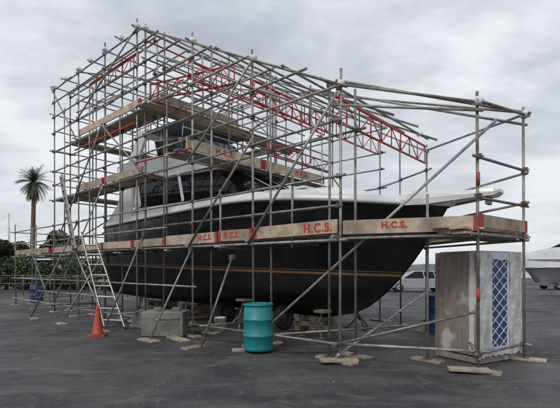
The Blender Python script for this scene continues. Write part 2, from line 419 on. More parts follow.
def longruns(t,stations,levels,off=0):
    for z in levels:
        st=[s for s in stations if top(s)>=z-.05]
        if len(st)<2: continue
        s0=1.7 if z<=4.75 else 1.7+(z-4.75)/.53
        s0=max(s0,stations[0]); e=stations[-1]
        a=s0
        while a<e-.1:
            b=min(e,a+ru(4.5,6.2)); 
            if e-b<1.2: b=e
            zz=z+j(.03); tube(W(a,t+.05+off,zz),W(b,t+.05+off,zz+j(.03)),.2)
            a=b
        for s in st: coup(W(s,t+.03,z))
lev=[.28,2.12,2.68,3.2,4.12,4.7,5.2,5.95,6.6,7.2,7.75,8.2]
longruns(NT,near,lev)
longruns(NI,near,[2.12,4.12,5.95,8.15,7.2],-.08)
longruns(FT,[4.0]+near[2:],[2.12,2.7,3.2,4.12,4.7,5.2,5.95,6.6,7.2,8.2],-.1)
longruns(FI,[5.85,7.95,10.3,12.2,14.3],[2.12,4.12,5.95,8.2])
def slope_rail(t,a=1.7,b=8.4,dz=0,red=False):
    tube(W(a,t,top(a)+dz),W(b,t,top(b)+dz),.2,red)
for t,dz in ((NT+.05,0),(1.1,.03),(0,.06),(-1.2,.03),(NT+.05,-.55)): slope_rail(t,dz=dz)
slope_rail(FT,a=4.0)
for t in (1.2,0,-1.3,FT,NI): tube(W(8.4,t,8.3),W(14.4,t,8.3),.2)
bowpath=[P340,P478,P525,F1,(3.0,-2.15),F2]
for z in (2.12,): run(bowpath,z)
run([P478,P525,F1],.28); run([P340,P478],.3); run([P478,P525],2.72); run([P525,F1],2.75); run([P525,F1],3.3)
run([P478,P525],3.35); run([F1,(3.0,-2.15),F2],3.25); run([F1,(3.0,-2.15),F2],2.72); run([F1,(3.0,-2.15),F2],4.1)
tz={P340:4.75,P478:4.18,P525:4.3,F1:4.6,F2:5.8}
def tt(p,q,dz=0,dz2=None): tube(W(p[0],p[1],tz[p]+dz),W(q[0],q[1],tz[q]+(dz if dz2 is None else dz2)),.18)
tt(P340,P478);tt(P478,P525);tt(P525,F1);tt(F1,F2);tt(P340,P525,.05);tt(P340,P478,-.35,-.12)
tube(W(P525[0],P525[1],4.35),W(6.5,-1.3,7.3),.2)
tube(W(P525[0],P525[1],4.15),W(3.8,1.0,5.9),.2)
for s in [2.0,2.9,3.8,4.8,5.85,6.9,7.95,8.4,9.3,10.3,11.3,12.2,13.3,14.3]:
    t1=FT if s>3.9 else (-1.5-1.3*(s-2)/2)
    tube(W(s+.05,NT,top(s)+.05),W(s+.05,t1,top(s)+.05),.2)
    if s in near or R()<.5:
        wrap(W(s,NT,top(s)+.05)); wrap(W(s,t1,top(s)+.05),.075)
    if R()<.7: wrap(W(s+.05,1.1,top(s)+.05),.075)
    if R()<.5: wrap(W(s+.05,-1.2,top(s)+.05),.075)
for p in (P340,P478,P525,F1): wrap(W(p[0],p[1],tz[p]+.02),.075)
for s in (7.95,10.3,12.2,14.3):
    for z in (6.7,7.3): tube(W(s,NT,z),W(s,FT,z),.2)
for s in (12.9,14.3):
    for z in (2.12,4.12,4.7,5.2,6.0): tube(W(s,NT,z),W(s,FT,z),.2)
for t in (1.3,-.2,-1.6): tube(W(7.6,t,6.85),W(14.3,t,6.8),.2); tube(W(8.6,t,7.4),W(14.3,t,7.4),.2)
for s in near:
    for z in (2.16,4.16,5.99):
        if z<top(s): tube(W(s+.08,NT,z),W(s+.08,NI,z),.22); 
        if z<top(s) and s>=5.8: tube(W(s+.08,FT,z),W(s+.08,FI,z),.22)
for s in (2.7,4.8,6.9,9.3,11.2,13.2): tube(W(s,NT,2.08),W(s,NI,2.08),.25)
for s,t,z0 in ((3.8,1.0,5.0),(5.0,-.6,4.6),(6.1,1.5,4.42),(6.1,-1.6,4.42),(7.2,1.5,5.85),(7.2,-1.4,5.85),(6.1,0,4.42),(8.9,1.9,5.6),(9.5,-1.9,5.6),(10.3,1.95,5.4),(11.6,.5,6.4),(12.2,1.9,3.2),(12.2,-1.9,3.2),(13.3,1.9,.1),(13.3,-1.9,.1)):
    T.tube(W(s,t,z0),W(s+j(.04),t+j(.04),top(s)+ru(.05,.2)),.0242)
for s in (2.75,4.8,6.9,9.3,11.3,13.3):
    T.tube(W(s,NT+.03,2.0),W(s+j(),NT+.03,3.35 if s<6 else ru(5.2,top(s))),.0242)
def d(s1,t1,z1,s2,t2,z2,red=False): tube(W(s1,t1,z1),W(s2,t2,z2),.12,red)
for a,b,z1,z2 in ((3.8,1.7,2.2,4.6),(5.85,3.8,4.2,5.8),(5.85,3.8,2.2,4.2),(7.95,10.3,4.2,6.0),(12.2,10.3,4.1,6.0),(12.2,14.3,6.0,8.2),(14.3,12.2,2.2,4.1),(14.3,10.3,.2,4.1),(8.4,12.2,8.2,6.6),(10.3,12.2,.2,2.1)):
    d(a,NT+.09,z1,b,NT+.09,z2)
for a,b,z1,z2 in ((5.85,7.95,2.2,4.2),(7.95,10.3,6.0,8.1),(12.2,10.3,4.2,6.0),(14.3,12.2,6.0,8.1),(4.0,5.85,2.2,4.7)):
    d(a,FT-.05,z1,b,FT-.05,z2)
d(2,2.8,4.85,5.85,-2.8,6.9); d(8.4,-2.8,8.25,12.2,2.8,8.25); 
for s,sg in ((3.8,1),(7.95,1),(12.2,1),(14.3,-1)):
    d(s,NT*sg,top(s)-1.4,s,.9*sg,top(s))
d(14.35,2.8,2.2,14.35,-2.8,6.0); d(14.35,2.8,6,14.35,-.5,8.3)
T.tube((-.70,8.28,.05),Vector(W(P478[0]-.28,P478[1]+.02,3.85)),.0242)
d(1.7,NT+.1,.3,-.2,2.1,.9); d(P340[0],P340[1],.15,F1[0],F1[1],1.0); d(3.8,NI,.2,1.6,-.2,.35); d(P478[0],P478[1],.2,1.2,-.6,.9)
for s,z,o in ((5.85,2.1,1.05),(7.95,2.6,1.1),(10.3,2.1,1.2),(12.2,3.2,1.3),(4.4,1.9,.9)):
    T.tube(W(s+ru(-.1,.5),NT+o,.06),W(s,NT+.03,z),.0242); C.box(W(s,NT+.05,z-.05),U*.06,Nn*.04,Z*.05)
    tube(W(s+.15,NT+o*.8,.45),W(s+.1,NI,.4),.1)
    sole.append((s+.2,NT+o))
for s in (16.2,18.7):
    for t in (2.86,2.2,0,-2.4): post(s,t,3.3+ru(0,.3))
for z in (.3,1.2,2.12,2.7,3.2):
    tube(W(14.3,2.9,z),W(18.8,2.9,z),.2); tube(W(18.7,2.9,z),W(18.7,-2.4,z),.2)
tube(W(14.3,2.2,2.12),W(18.8,2.2,2.12)); tube(W(14.3,3,.3),W(16.2,3,2.1))
tube(W(5.85,NT,1.2),W(14.3,NT,1.2),.2); tube(W(10.3,NT,.75),W(16,NT,.75),.2)
def truss(a,b,h=.42,pitch=.42):
    a=Vector(a);b=Vector(b); n=max(2,int((b-a).length/pitch)); d_=(b-a)/n; dn=Vector((0,0,-h))
    RD.tube(a,b,.0242); RD.tube(a+dn,b+dn,.0242)
    for i in range(n):
        p=a+d_*i; q=a+d_*(i+1)
        RD.tube(p,p+dn,.013,6)
        if i%2: RD.tube(p,q+dn,.012,6)
        else: RD.tube(p+dn,q,.012,6)
    RD.tube(b,b+dn,.013,6)
truss(W(1.95,2.7,4.70),W(1.95,-1.3,4.66))
truss(W(3.95,2.8,5.55),W(3.95,-2.6,5.5))
truss(W(6.1,2.8,6.65),W(6.1,-2.8,6.6))
truss(W(4.5,NT-.1,6.05),W(7.9,NT-.1,6.6))
truss(W(8.5,NT-.1,7.7),W(11.6,NT-.1,7.7),.35)
truss(W(5.9,.2,5.2),W(5.9,-2.8,5.2),.35)
for s1,t1,z1,s2,t2,z2 in ((8.4,2.95,5.6,12.2,2.95,5.6),(7.95,2.8,7.8,7.95,-2.8,7.8),(5.9,2.95,4.45,8.2,2.95,4.5)):
    d(s1,t1,z1,s2,t2,z2,True)
for (s,t,z) in ((1.7,NT,4.4),(3.8,NT,5.2),(5.85,NT,3.8),(7.95,NT,5.5),(-.29,2.02,2.9),(-.29,2.02,1.1),(10.3,NT,3.7),(5.85,NT,1.3),(12.2,NT,3.0)):
    RD.tube(W(s,t,z),W(s,t,z+.2),.0262,8)

def deck(a,b,z,inward,n=3,w=.225,over=.15):
    a=Vector(a);b=Vector(b); dd=(b-a).normalized(); Ltot=(b-a).length; inward=inward.normalized()
    for k in range(n):
        x=0
        while x<Ltot-.05:
            l=min(ru(2.4,3.9),Ltot-x)
            if Ltot-x-l<.6: l=Ltot-x
            p=a+dd*(x-ru(0,over))+inward*(.05+k*(w+.006)+w/2); q=a+dd*(x+l+ru(0,over))+inward*(.05+k*(w+.006)+w/2)
            zz=z+ru(0,.035)+(.0 if (int(x*7)%2) else .004)
            WD.board(p+Z*zz,q+Z*(zz+j(.02)),w,.038,inward)
            x+=l
def toe(a,b,z,outn,h=.225,col_=None,ends=True):
    a=Vector(a);b=Vector(b); dd=(b-a).normalized(); o=outn.normalized()*.03
    za=z+j(.018); zb=z+j(.018)
    c=(a+b)/2+o+Z*((za+zb)/2+h/2); hv=(b-a)/2+Z*(zb-za)/2
    g=col_ or ru(.72,1.15)
    WD.box(c,hv,outn.normalized()*.019,Z*h/2,0,(g,g*ru(.94,1.0),g*ru(.88,1.02)))
    if ends:
        for p,sg in ((a,1),(b,-1)):
            if R()<.75:
                w=ru(.05,.12); RP.box(p+o+dd*sg*w/2+Z*((za if sg>0 else zb)+h/2),dd*(w/2+.004),outn.normalized()*.0225,Z*(h/2+.003))
def text(body,p,xdir,size,out,nm="board_lettering"):
    cu=bpy.data.curves.new(nm,'FONT'); cu.body=body; cu.size=size; cu.extrude=.0015; cu.offset=.007; cu.align_x='CENTER'; cu.align_y='CENTER'; cu.space_character=1.15
    ob=bpy.data.objects.new(nm,cu); col.objects.link(ob); cu.materials.append(M_text)
    x=xdir.normalized(); y=Z; z=x.cross(y)
    m=Matrix((x,y,z)).transposed().to_4x4(); m.translation=Vector(p)+out.normalized()*.053; ob.matrix_world=m; ob.parent=scaf
ZD=2.17
deck(W(1.7,NT,0),W(14.6,NT,0),ZD,-Nn,3)
ends=[1.68,3.75,4.85,6.9,8.5,10.3,12.3,14.4]
for a,b in zip(ends[:-1],ends[1:]):
    toe(W(a+.03,NT+.03,0),W(b-.03,NT+.03,0),ZD+.03,Nn,.235 if a<6 else .2)
text("H.C.S.",W(2.12,NT+.03,ZD+.15),-U,.215,Nn)
text("H.C.S.",W(5.3,NT+.03,ZD+.14),-U,.17,Nn); text("H.C.S.",W(4.4,NT+.03,ZD+.15),-U,.17,Nn)
a=W(*P340,0); b=W(*P478,0); dr=(b-a).normalized(); inn=Vector((-dr.y,dr.x,0)); 
if inn.dot(BOW-a)<0: inn=-inn
deck(a,b,ZD,inn,3); toe(a+dr*.06,b-dr*.02,ZD+.03,-inn,.235,1.05)
text("H.C.S.",a+dr*.9+Z*(ZD+.15),dr,.14,-inn)
a2=W(*P525,0); dr2=(a2-b).normalized(); inn2=Vector((-dr2.y,dr2.x,0)); 
if inn2.dot(BOW+U*2-b)<0: inn2=-inn2
deck(b-dr2*.35,a2+dr2*.2,ZD+.045,inn2,3); toe(b+dr2*.0,a2,ZD+.075,-inn2,.2,.8)
deck(b-dr2*.25,a2+dr2*.25,ZD-.03,inn2,4)
a3=W(*F1,0); dr3=(a3-a2).normalized(); inn3=Vector((-dr3.y,dr3.x,0))
if inn3.dot(BOW+U*2-a2)<0: inn3=-inn3
deck(a2,a3,ZD,inn3,3); toe(a2,a3,ZD+.03,-inn3)
a4=W(*F2,0); dr4=(a4-a3).normalized(); inn4=Vector((-dr4.y,dr4.x,0))
if inn4.dot(BOW+U*6-a3)<0: inn4=-inn4
deck(a3,a4,ZD,inn4,3)
deck(W(4,FT,0),W(14.6,FT,0),ZD,Nn,3)
deck(W(8.0,NT,0),W(14.4,NT,0),4.18,-Nn,3)
for a_,b_ in ((8.0,10.2),(10.3,12.2)): toe(W(a_,NT+.03,0),W(b_,NT+.03,0),4.2,Nn,.2)
deck(W(8.1,NT,0),W(12.6,NT,0),6.02,-Nn,3); toe(W(8.1,NT+.03,0),W(12.0,NT+.03,0),6.05,Nn,.2)
deck(W(8,FT,0),W(14.4,FT,0),4.18,Nn,3); deck(W(8,FT,0),W(12.4,FT,0),6.02,Nn,3)
deck(W(13.3,2.6,0),W(13.3,-2.6,0),4.22,U,4); deck(W(12.6,2.7,0),W(12.6,-2.7,0),6.05,U,3)
for z,s0,n in ((4.42,6.05,3),(5.92,7.25,3)):
    for s in (s0+.08,s0+.6): tube(W(s,NT+.1,z-.05),W(s,FT-.1,z-.05),.2)
    deck(W(s0,NT+.15,0),W(s0,FT-.1,0),z,U,n)
for a_,b_ in ((2.95,.35),(.3,-2.6)):
    toe(W(6.02,a_,0),W(6.02,b_,0),4.45,-U,.27,1.25)
toe(W(7.22,2.9,0),W(7.22,.2,0),5.95,-U,.2)
text("H.C.S.",W(6.02,1.75,4.59),-Nn,.21,-U); text("H.C.S.",W(6.02,-1.4,4.59),-Nn,.21,-U)
for z in (4.95,5.45): tube(W(6.0,NT,z),W(6.0,FT,z),.2)
for z in (6.45,6.95): tube(W(7.2,NT,z),W(7.2,FT,z),.2)
deck(W(14.5,2.86,0),W(18.8,2.86,0),2.17,-Nn,3); toe(W(14.6,2.89,0),W(18.6,2.89,0),2.2,Nn,.2)
for k in range(3): WD.board(W(9.0+k*.1,NI+.25,2.23+k*.041),W(12.6+k*.1,NI+.28,2.23+k*.041),.225,.038,Nn)
for s,t in sole:
    an=ru(-.25,.25); dirv=(U*math.cos(an)+Nn*math.sin(an)) if R()<.75 else Nn
    side=Vector((-dirv.y,dirv.x,0)); l=ru(.2,.34)
    WD.box(W(s,t,.020),dirv*l,side*.11,Z*.019,0,ru(.6,1.05))
def sole2(x,y,an,l=.35,z=.02): 
    dv=Vector((math.cos(an),math.sin(an),0)); WD.box((x,y,z),dv*l,Vector((-dv.y,dv.x,0))*.11,Z*.019,0,ru(.7,1.05))
sole2(1.0,7.12,.1,.32,.058); sole2(-.6,8.25,.2,.34); sole2(2.9,6.45,-.2,.3,.058); sole2(-2.3,9.5,-.9,.4)
T.make("standards_and_ledgers",M_tube,scaf,recalc=False)
C.make("couplers",M_coup,scaf); WD.make("timber_boards",M_wood,scaf,bevel=.004); RD.make("red_lattice_beams",M_red,scaf,recalc=False)
WR.make("foam_wraps",M_wrap,scaf); RP.make("red_painted_board_ends",M_redp,scaf)

mb=MB()
for k in range(9):
    p=W(7.2+ru(-.2,.2),1.9+ (k%3)*.25,.03+(k//3)*.042); mb.board(p,p+U*ru(2.0,2.7)+Nn*ru(-.05,.05),.22,.038,Nn)
mb.make("timber_pile",M_wood)
mb=MB(); pts=[]
for i in range(90):
    f=i/89; pts.append(Vector((-1.9+3.6*f+.25*math.sin(f*11)+.12*noise.noise(Vector((f*9,0,0))),9.15-1.4*f+.35*math.sin(f*7+1),.009)))
for p,q in zip(pts[:-1],pts[1:]): mb.tube(p,q,.008,6)
mb.make("extension_cable",M_black,recalc=False)
for (x,y,m_) in ((-1.55,10.9,M_white),(-3.15,11.2,M_black)):
    mb=MB(); mb.lathe((x,y,.0),[(.12,.0),(.15,.33),(.158,.33),(.158,.35),(.14,.35),(.115,.03)],24,cap1=True); 
    for i in range(8):
        a0=math.pi*i/8; a1=math.pi*(i+1)/8
        mb.tube((x+.155*math.cos(a0),y-.10*math.sin(a0),.33-.16*math.sin(a0)),(x+.155*math.cos(a1),y-.10*math.sin(a1),.33-.16*math.sin(a1)),.004,5)
    mb.make("bucket",m_)
# loose grit on the yard
mb=MB()
for i in range(900):
    y=4+12*R()**1.4; x=ru(-.75,.75)*y; r=ru(.004,.013)*(1 if R()<.95 else 2)
    p=Vector((x,y,r*.5)); pts=[p+Vector((ru(.6,1)*r*math.cos(k*1.57+R()),ru(.6,1)*r*math.sin(k*1.57+R()),-r*.45)) for k in range(4)]+[p+Vector((0,0,r*.6))]
    mb.add(pts,[[0,1,4],[1,2,4],[2,3,4],[3,0,4],[3,2,1,0]],0,ru(.4,1.5))
mb.make("loose_gravel",M_grav)

# ---------------------------------------------------------------- ladders
def ladder(a,b,w,wtop,side,n,name):
    mb=MB(); a=Vector(a);b=Vector(b); side=side.normalized(); d_=(b-a); up=d_.normalized(); nrm=up.cross(side)
    for sg in (-1,1):
        p=a+side*sg*w/2; q=b+side*sg*wtop/2
        mb.box((p+q)/2,(q-p)/2,side*.018,nrm*.035)
    for i in range(n):
        f=(i+.6)/n; p=a+d_*f; ww=w+(wtop-w)*f
        mb.box(p,side*(ww/2-.016),nrm*.035,up*.016)
    for sg in (-1,1): mb.box(a+side*sg*w/2,side*.024,nrm*.045,up*.03,1)
    return mb.make(name,[M_alu,M_black])
sd=(Vector((1,-.25,0)))
ladder((-4.42,11.25,.03),(-5.95,12.95,2.75),.62,.42,sd,9,"ladder")
ladder(W(11.9,3.12,2.25),W(13.2,3.05,4.9),.45,.4,Nn+Vector((1.2,0,0)),11,"ladder")
mb=MB(); c=Vector((-4.36,10.05,0))
mb.box(c+Z*.02,Vector((.18,.03,0)),Vector((-.03,.18,0)),Z*.018)
mb.lathe(c,[(.145,.038),(.125,.06),(.045,.66),(.04,.70),(.025,.71)],24)
mb.make("traffic_cone",M_orange)
def barrel(x,y,m,h=.9,r=.285,name="plastic_barrel"):
    mb=MB(); 
    prof=[(r*.93,0.0),(r,.03),(r,.06),(r*1.0,h*.3),(r*1.035,h*.31),(r*1.035,h*.34),(r*1.0,h*.35),(r*1.0,h*.64),(r*1.035,h*.65),(r*1.035,h*.68),(r,h*.69),(r*.99,h*.90),(r*.93,h*.935),(r*.93,h*.95),(r*1.03,h*.955),(r*1.03,h*.99),(r*.98,h),(r*.94,h),(r*.92,h*.975)]
    mb.lathe((x,y,.04),prof,40)
    mb.lathe((x+r*.5,y,.04+h*.975),[(.045,0),(.045,.02),(.03,.025)],12)
    return mb.make(name,m)
barrel(-.42,8.12,M_teal); sole2(-.42,8.1,.15,.36,.02)
barrel(3.95,10.5,M_blue); barrel(-11.7,20.2,M_blue)
mb=MB(); c=Vector((-2.75,10.15,.3)); ax=Vector((.72,-.05,0)).normalized(); ay=Vector((-ax.y,ax.x,0))
mb.box(c,ax*.5,ay*.3,Z*.29); mb.box(c+Z*.33-ax*.2,ax*.1,ay*.05,Z*.045); mb.box(c+Z*.33+ax*.25,ax*.1,ay*.05,Z*.045)
mb.make("concrete_block",M_conc,bevel=.02)
mb=MB(); c=Vector((-3.6,11.6,.22)); mb.box(c,ax*.4,ay*.3,Z*.21); mb.box(c+Z*.24,ax*.3,ay*.04,Z*.03); mb.make("concrete_block",M_conc,bevel=.02)
for (x,y) in ((.1,11.1),(.9,11.6),(-1.6,12.3)):
    mb=MB(); ax_=Vector((.75,-.66,0.05)).normalized()
    mb.lathe((x,y,.33),[(.17,-.09),(.27,-.11),(.32,-.08),(.33,0),(.32,.08),(.27,.11),(.17,.09),(.17,-.09)],28,ax=ax_,cap0=False,cap1=False)
    mb.lathe((x,y,.33),[(.17,-.05),(.05,-.02)],20,1,ax=ax_,cap1=True,cap0=False)
    mb.make("tyre",[M_black,M_galv])

# ---------------------------------------------------------------- crate
cr=empty("wrapped_crate")
A=Vector((2.86,7.72,0)); Bc=Vector((3.30,6.95,0)); Dc=Vector((4.32,7.45,0))
e1=(Bc-A); e2=(Dc-Bc); w1=e1.length; w2=e2.length; e1.normalize(); e2=(e2-e1*e2.dot(e1)).normalized(); H=1.86
n1=-e2; n2=e1
cen=A+e1*w1/2+e2*w2/2
mb=MB(); mb.box(cen+Z*(.1+H/2),e1*(w1/2-.03),e2*(w2/2-.03),Z*((H-.1)/2)); mb.make("crate_core",M_plastic,cr,bevel=.03)
mb=MB(); 
mb.box(A+e1*w1/2+Z*(.12+H/2-.03),e1*w1/2,e2*.012,Z*((H-.12)/2),0)
mb.box(A+e1*w1/2+e2*w2/2+Z*.07,e1*w1/2,e2*w2/2,Z*.05,0)
for x in (.05,w1-.05): mb.box(A+e1*x+n1*.022+Z*(H/2+.08),e1*.025,e2*.01,Z*(H/2-.08))
mb.make("plywood_side",M_ply,cr,bevel=.004)
mb=MB()
def sheet(o,dx,w,h,nrm,z0,seed,amp=.035,nx=26,nz=40):
    rings=[]
    for k in range(nz+1):
        r=[]
        for i in range(nx+1):
            u=i/nx; v=k/nz
            q=noise.noise(Vector((u*w*7+seed,v*h*1.6,seed)))*amp+noise.noise(Vector((u*w*18,v*h*5+seed,2)))*amp*.4
            bot=.06*noise.noise(Vector((u*4+seed,9,1))) if k==0 else 0
            r.append(o+dx*(u*w)+nrm*(.03+q)+Z*(z0+bot+v*h))
        rings.append(r)
    mb.loft(rings,closed=False)
sheet(Bc+e2*-.03,e2,.30,1.78,n2,.12,3.3,.03,14); sheet(Bc+e2*(w2-.36),e2,.38,1.78,n2,.12,7.7,.03,14)
sheet(Bc+e2*.2,e2,.6,.12,n2,1.76,5.1,.015,12,6); sheet(Bc+e2*.2,e2,.6,.12,n2,.14,6.1,.02,12,6)
sheet(Bc-e1*.17,e1,.2,1.7,n1,.2,1.2,.02,10)
mb.make("plastic_wrap",M_plastic,cr,recalc=False)
mb=MB(); px0=.28; pw=.48; pz0=.26; pz1=1.78
mb.box(Bc+e2*(px0+pw/2)+Z*((pz0+pz1)/2),e2*pw/2,n2*.01,Z*(pz1-pz0)/2,0)
mb.make("blue_panel_back",M_lattb,cr)
mb=MB(); 
for s_ in (0,pw): mb.box(Bc+e2*(px0+s_)+n2*.02+Z*((pz0+pz1)/2),e2*.018,n2*.012,Z*(pz1-pz0)/2)
for z in (pz0,pz1): mb.box(Bc+e2*(px0+pw/2)+n2*.02+Z*z,e2*(pw/2-.02),n2*.012,Z*.018)
nr=8; ch=(pz1-pz0)/nr; 
for k in range(nr):
    for cx in range(2):
        for sg in (1,-1):
            cc=Bc+e2*(px0+pw*(cx+.5)/2)+Z*(pz0+ch*(k+.5)); v=(e2*(pw/4)*sg+Z*ch/2)
            mb.box(cc+n2*(.016+.003*sg),v,n2*.0035,v.normalized().cross(n2)*.0085)
mb.make("white_lattice",M_lattw,cr)

# ---------------------------------------------------------------- vegetation
def leaves(mb,c,rad,n,size,dens=1):
    for _ in range(n):
        while True:
            p=Vector((ru(-1,1),ru(-1,1),ru(-1,1)))
            if .35<p.length<1: break
        q=Vector((p.x*rad[0],p.y*rad[1],p.z*rad[2]))+Vector(c)
        if q.z<.02: continue
        a=Vector((ru(-1,1),ru(-1,1),ru(-1,1))).normalized(); b=a.orthogonal().normalized(); s=size*ru(.6,1.4)
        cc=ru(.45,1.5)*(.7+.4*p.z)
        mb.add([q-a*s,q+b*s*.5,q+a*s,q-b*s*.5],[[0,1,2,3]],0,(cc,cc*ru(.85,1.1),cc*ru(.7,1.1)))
random.seed(5)
mb=MB()
for i in range(42):
    x=-31+i*.62+ru(-.3,.3); y=28.5+ru(-1,2)+ .1*i; h=ru(.9,1.9)
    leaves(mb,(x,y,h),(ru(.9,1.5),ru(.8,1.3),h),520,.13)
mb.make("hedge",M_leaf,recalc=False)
mb=MB()
for i in range(50):
    x=-16+ru(0,22); y=ru(46,56); h=ru(.8,1.7)
    leaves(mb,(x,y,h),(ru(1.2,2.2),ru(1,2),h),260,.22)
mb.make("shrubs",M_leaf,recalc=False)
def small_tree(x,y,h,name="tree"):
    e=empty(name); mb=MB(); mb.tube((x,y,0),(x+.1,y,h*.5),.16,8,r2=.09)
    cs=[]
    for k in range(9):
        a=k*2.4; c=Vector((x+math.cos(a)*h*.25*R(),y+math.sin(a)*h*.25*R(),h*ru(.5,.85))); mb.tube((x+.1,y,h*.42),c,.06,6,r2=.02); cs.append(c)
    mb.make("trunk",M_bark,e)
    mb=MB()
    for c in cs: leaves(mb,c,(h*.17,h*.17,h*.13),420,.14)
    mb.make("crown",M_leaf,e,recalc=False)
small_tree(-21.5,33,4.2); small_tree(-17.5,34,4.8); small_tree(-26,37,4.5); small_tree(-13.5,35,4.0); small_tree(-24,32,3.8)
def palm(x,y,h,r):
    e=empty("palm_tree"); mb=MB(); rings=[]
    for k in range(15):
        f=k/14; rr=(.34-.12*f+(.22*max(0,f-.86)/.14)+.015*(k%2))
        cx=x+.35*math.sin(f*1.6); rings.append([Vector((cx+rr*math.cos(2*math.pi*i/12),y+rr*math.sin(2*math.pi*i/12),h*f)) for i in range(12)])
    mb.loft(rings,cap1=True); mb.make("trunk",M_bark,e)
    top_=Vector((x+.35,y,h)); mb=MB()
    for k in range(95):
        az=R()*6.28; el=math.radians(ru(-70,80)); ln=r*ru(.75,1.1); dead=el<-.7
        d0=Vector((math.cos(az)*math.cos(el),math.sin(az)*math.cos(el),math.sin(el)))
        side=Vector((-math.sin(az),math.cos(az),0)); p=top_.copy(); n=12; dd=d0.copy()
        c=(ru(.6,1.3),)*3 if not dead else (1.5,1.0,.8)
        for i in range(n):
            q=p+dd*ln/n; dd=(dd+Vector((0,0,-.12))).normalized()
            lw=ln*.24*math.sin(math.pi*min(1,(i+1.2)/(n+.6)))**.7
            for sg in (-1,1):
                for hh in (0,.5):
                    b0=p.lerp(q,hh); tip=b0+(side*sg*.8+dd*.75+Vector((0,0,ru(-.55,.0)))).normalized()*lw*ru(.8,1.2)
                    mb.add([b0,b0+dd*.08,tip],[[0,1,2]],0,c)
            mb.add([p-side*.025,p+side*.025,q+side*.02,q-side*.02],[[0,1,2,3]],0,c)
            p=q
    mb.make("fronds",M_palm,e,recalc=False)
palm(-32.6,55,12.9,2.6)

mb=MB(); rings=[]
for k,(y,f) in enumerate(((230,0),(260,.75),(300,1),(380,.9))):
    r=[]
    for i in range(121):
        x=-420+i*7; hgt=6+5*noise.noise(Vector((x*.011,1.3,0)))+2.0*noise.noise(Vector((x*.05,4,0)))+(4 if x<-60 else 0)*min(1,(-60-x)/80 if x<-60 else 0)
        r.append(Vector((x,y,max(0,hgt)*f)))
    rings.append(r)
mb.loft(rings,closed=False); mb.make("hills",M_hill,recalc=False)

# ---------------------------------------------------------------- background boats
def hull_rings(o,hd,Lb,B,z0,z1):
    sd_=Vector((-hd.y,hd.x,0)); rings=[]
    for q in (0,.25,.5,.75,1):
        r=[]
        for i in range(-16,17):
            f=abs(i)/16
            b=B*(1-(1-min(1,f/.6))**2)*(.25+.75*q**.5)*(1 if i>=0 else -1)
            s=(-Lb*f)+ (-(1-q)*.9*(1-f))
            r.append(o+hd*s+sd_*b+Z*(z0+(z1-z0)*q))
        rings.append(r)
    return rings
def small_boat(name,x,y,an,Lb,m,mast=0,cabin=True,zb=.6,trailer=True,tarp=False):
    e=empty(name); hd=Vector((math.cos(an),math.sin(an),0)); sd_=Vector((-hd.y,hd.x,0)); o=Vector((x,y,0)); B=Lb*.16; z1=zb+Lb*.17
    mb=MB(); rg=hull_rings(o,hd,Lb,B,zb,z1); mb.loft(rg,closed=True); mb.add(rg[-1],[list(range(33))],1); mb.add(rg[0],[list(range(33))],0)
    mb.make("boat_hull",[m,M_white],e)
    if cabin:
        mb=MB(); c=o-hd*Lb*.5+Z*z1; h=Lb*.11
        rings=[[c+hd*a*Lb+sd_*b*B+Z*zz for a,b in ((.2*k,.35),(.2*k,-.35),(-.28,-.62*k),(-.28,.62*k))] for k,zz in ((1,-.02),(.96,h*.35),(.75,h*.85),(.72,h))]
        mb.loft(rings,cap1=True,smooth=False,mis=[0,1,0]); mb.make("cabin",[M_white,M_glass],e)
    if tarp:
        mb=MB(); rings=[]
        for i in range(25):
            f=i/24; b=B*(1-(1-min(1,f/.55))**2)+.06; s=-Lb*f; rid=z1+.75*math.sin(math.pi*min(1,f*.8+.12))+.1*noise.noise(Vector((f*7,1,1)))
            rings.append([o+hd*(s+.05)+sd_*b*u_+Z*((z1-.45)+(rid-z1+.45)*(1-abs(u_)**1.4)+.06*noise.noise(Vector((f*14,u_*4,3)))) for u_ in (-1.0,-.97,-.8,-.5,-.25,0,.25,.5,.8,.97,1.0)])
        mb.loft(rings,closed=False); mb.make("tarpaulin",M_tarp,e)
    if mast:
        mb=MB(); c=o-hd*Lb*.42
        mb.tube(c+Z*z1,c+Z*(z1+mast),.07,8,r2=.045); mb.tube(c+Z*(z1+1.1),c-hd*Lb*.42+Z*(z1+1.15),.06)
        for k in (.4,.7): mb.tube(c+Z*(z1+mast*k)-sd_*.5,c+Z*(z1+mast*k)+sd_*.5,.02)
        mb.tube(c+Z*(z1+mast),o+Z*z1,.012,5); mb.tube(c+Z*(z1+mast),o-hd*Lb+Z*z1,.012,5)
        for sg in (-1,1): mb.tube(c+Z*(z1+mast*.7)+sd_*.5*sg,c+Z*z1+sd_*B*sg,.01,5)
        mb.make("mast_and_rigging",M_alu,e)
    if trailer:
        mb=MB()
        for sg in (-1,1):
            mb.board(o+hd*.5+Z*(zb-.1),o-hd*Lb*.95+sd_*sg*B*.5+Z*(zb-.1),.08,.1,sd_,1)
            for a in (.62,.72):
                mb.lathe(o-hd*Lb*a+sd_*sg*(B*.8)+Z*.31,[(.12,-.1),(.30,-.1),(.31,0),(.30,.1),(.12,.1)],20,0,ax=sd_)
        mb.box(o-hd*Lb*.67+Z*.33,sd_*B*.8,hd*.04,Z*.04,1)
        mb.tube(o+hd*.5+Z*(zb-.1),o+hd*.5+Z*.0,.04,mi=1)
        for a in (.25,.5,.85): mb.box(o-hd*Lb*a+Z*(zb-.02),sd_*B*.45,hd*.06,Z*.05,1)
        mb.make("trailer",[M_black,M_galv],e)
    return e
small_boat("covered_boat",13.2,23.3,math.radians(172),7.5,M_silver,tarp=True,cabin=False,zb=.85)
small_boat("sailing_boat",-24.5,44,math.radians(20),8,M_white,mast=5,zb=.9)
small_boat("small_motor_boat",-14.5,31,math.radians(-20),6,M_white,zb=.7)
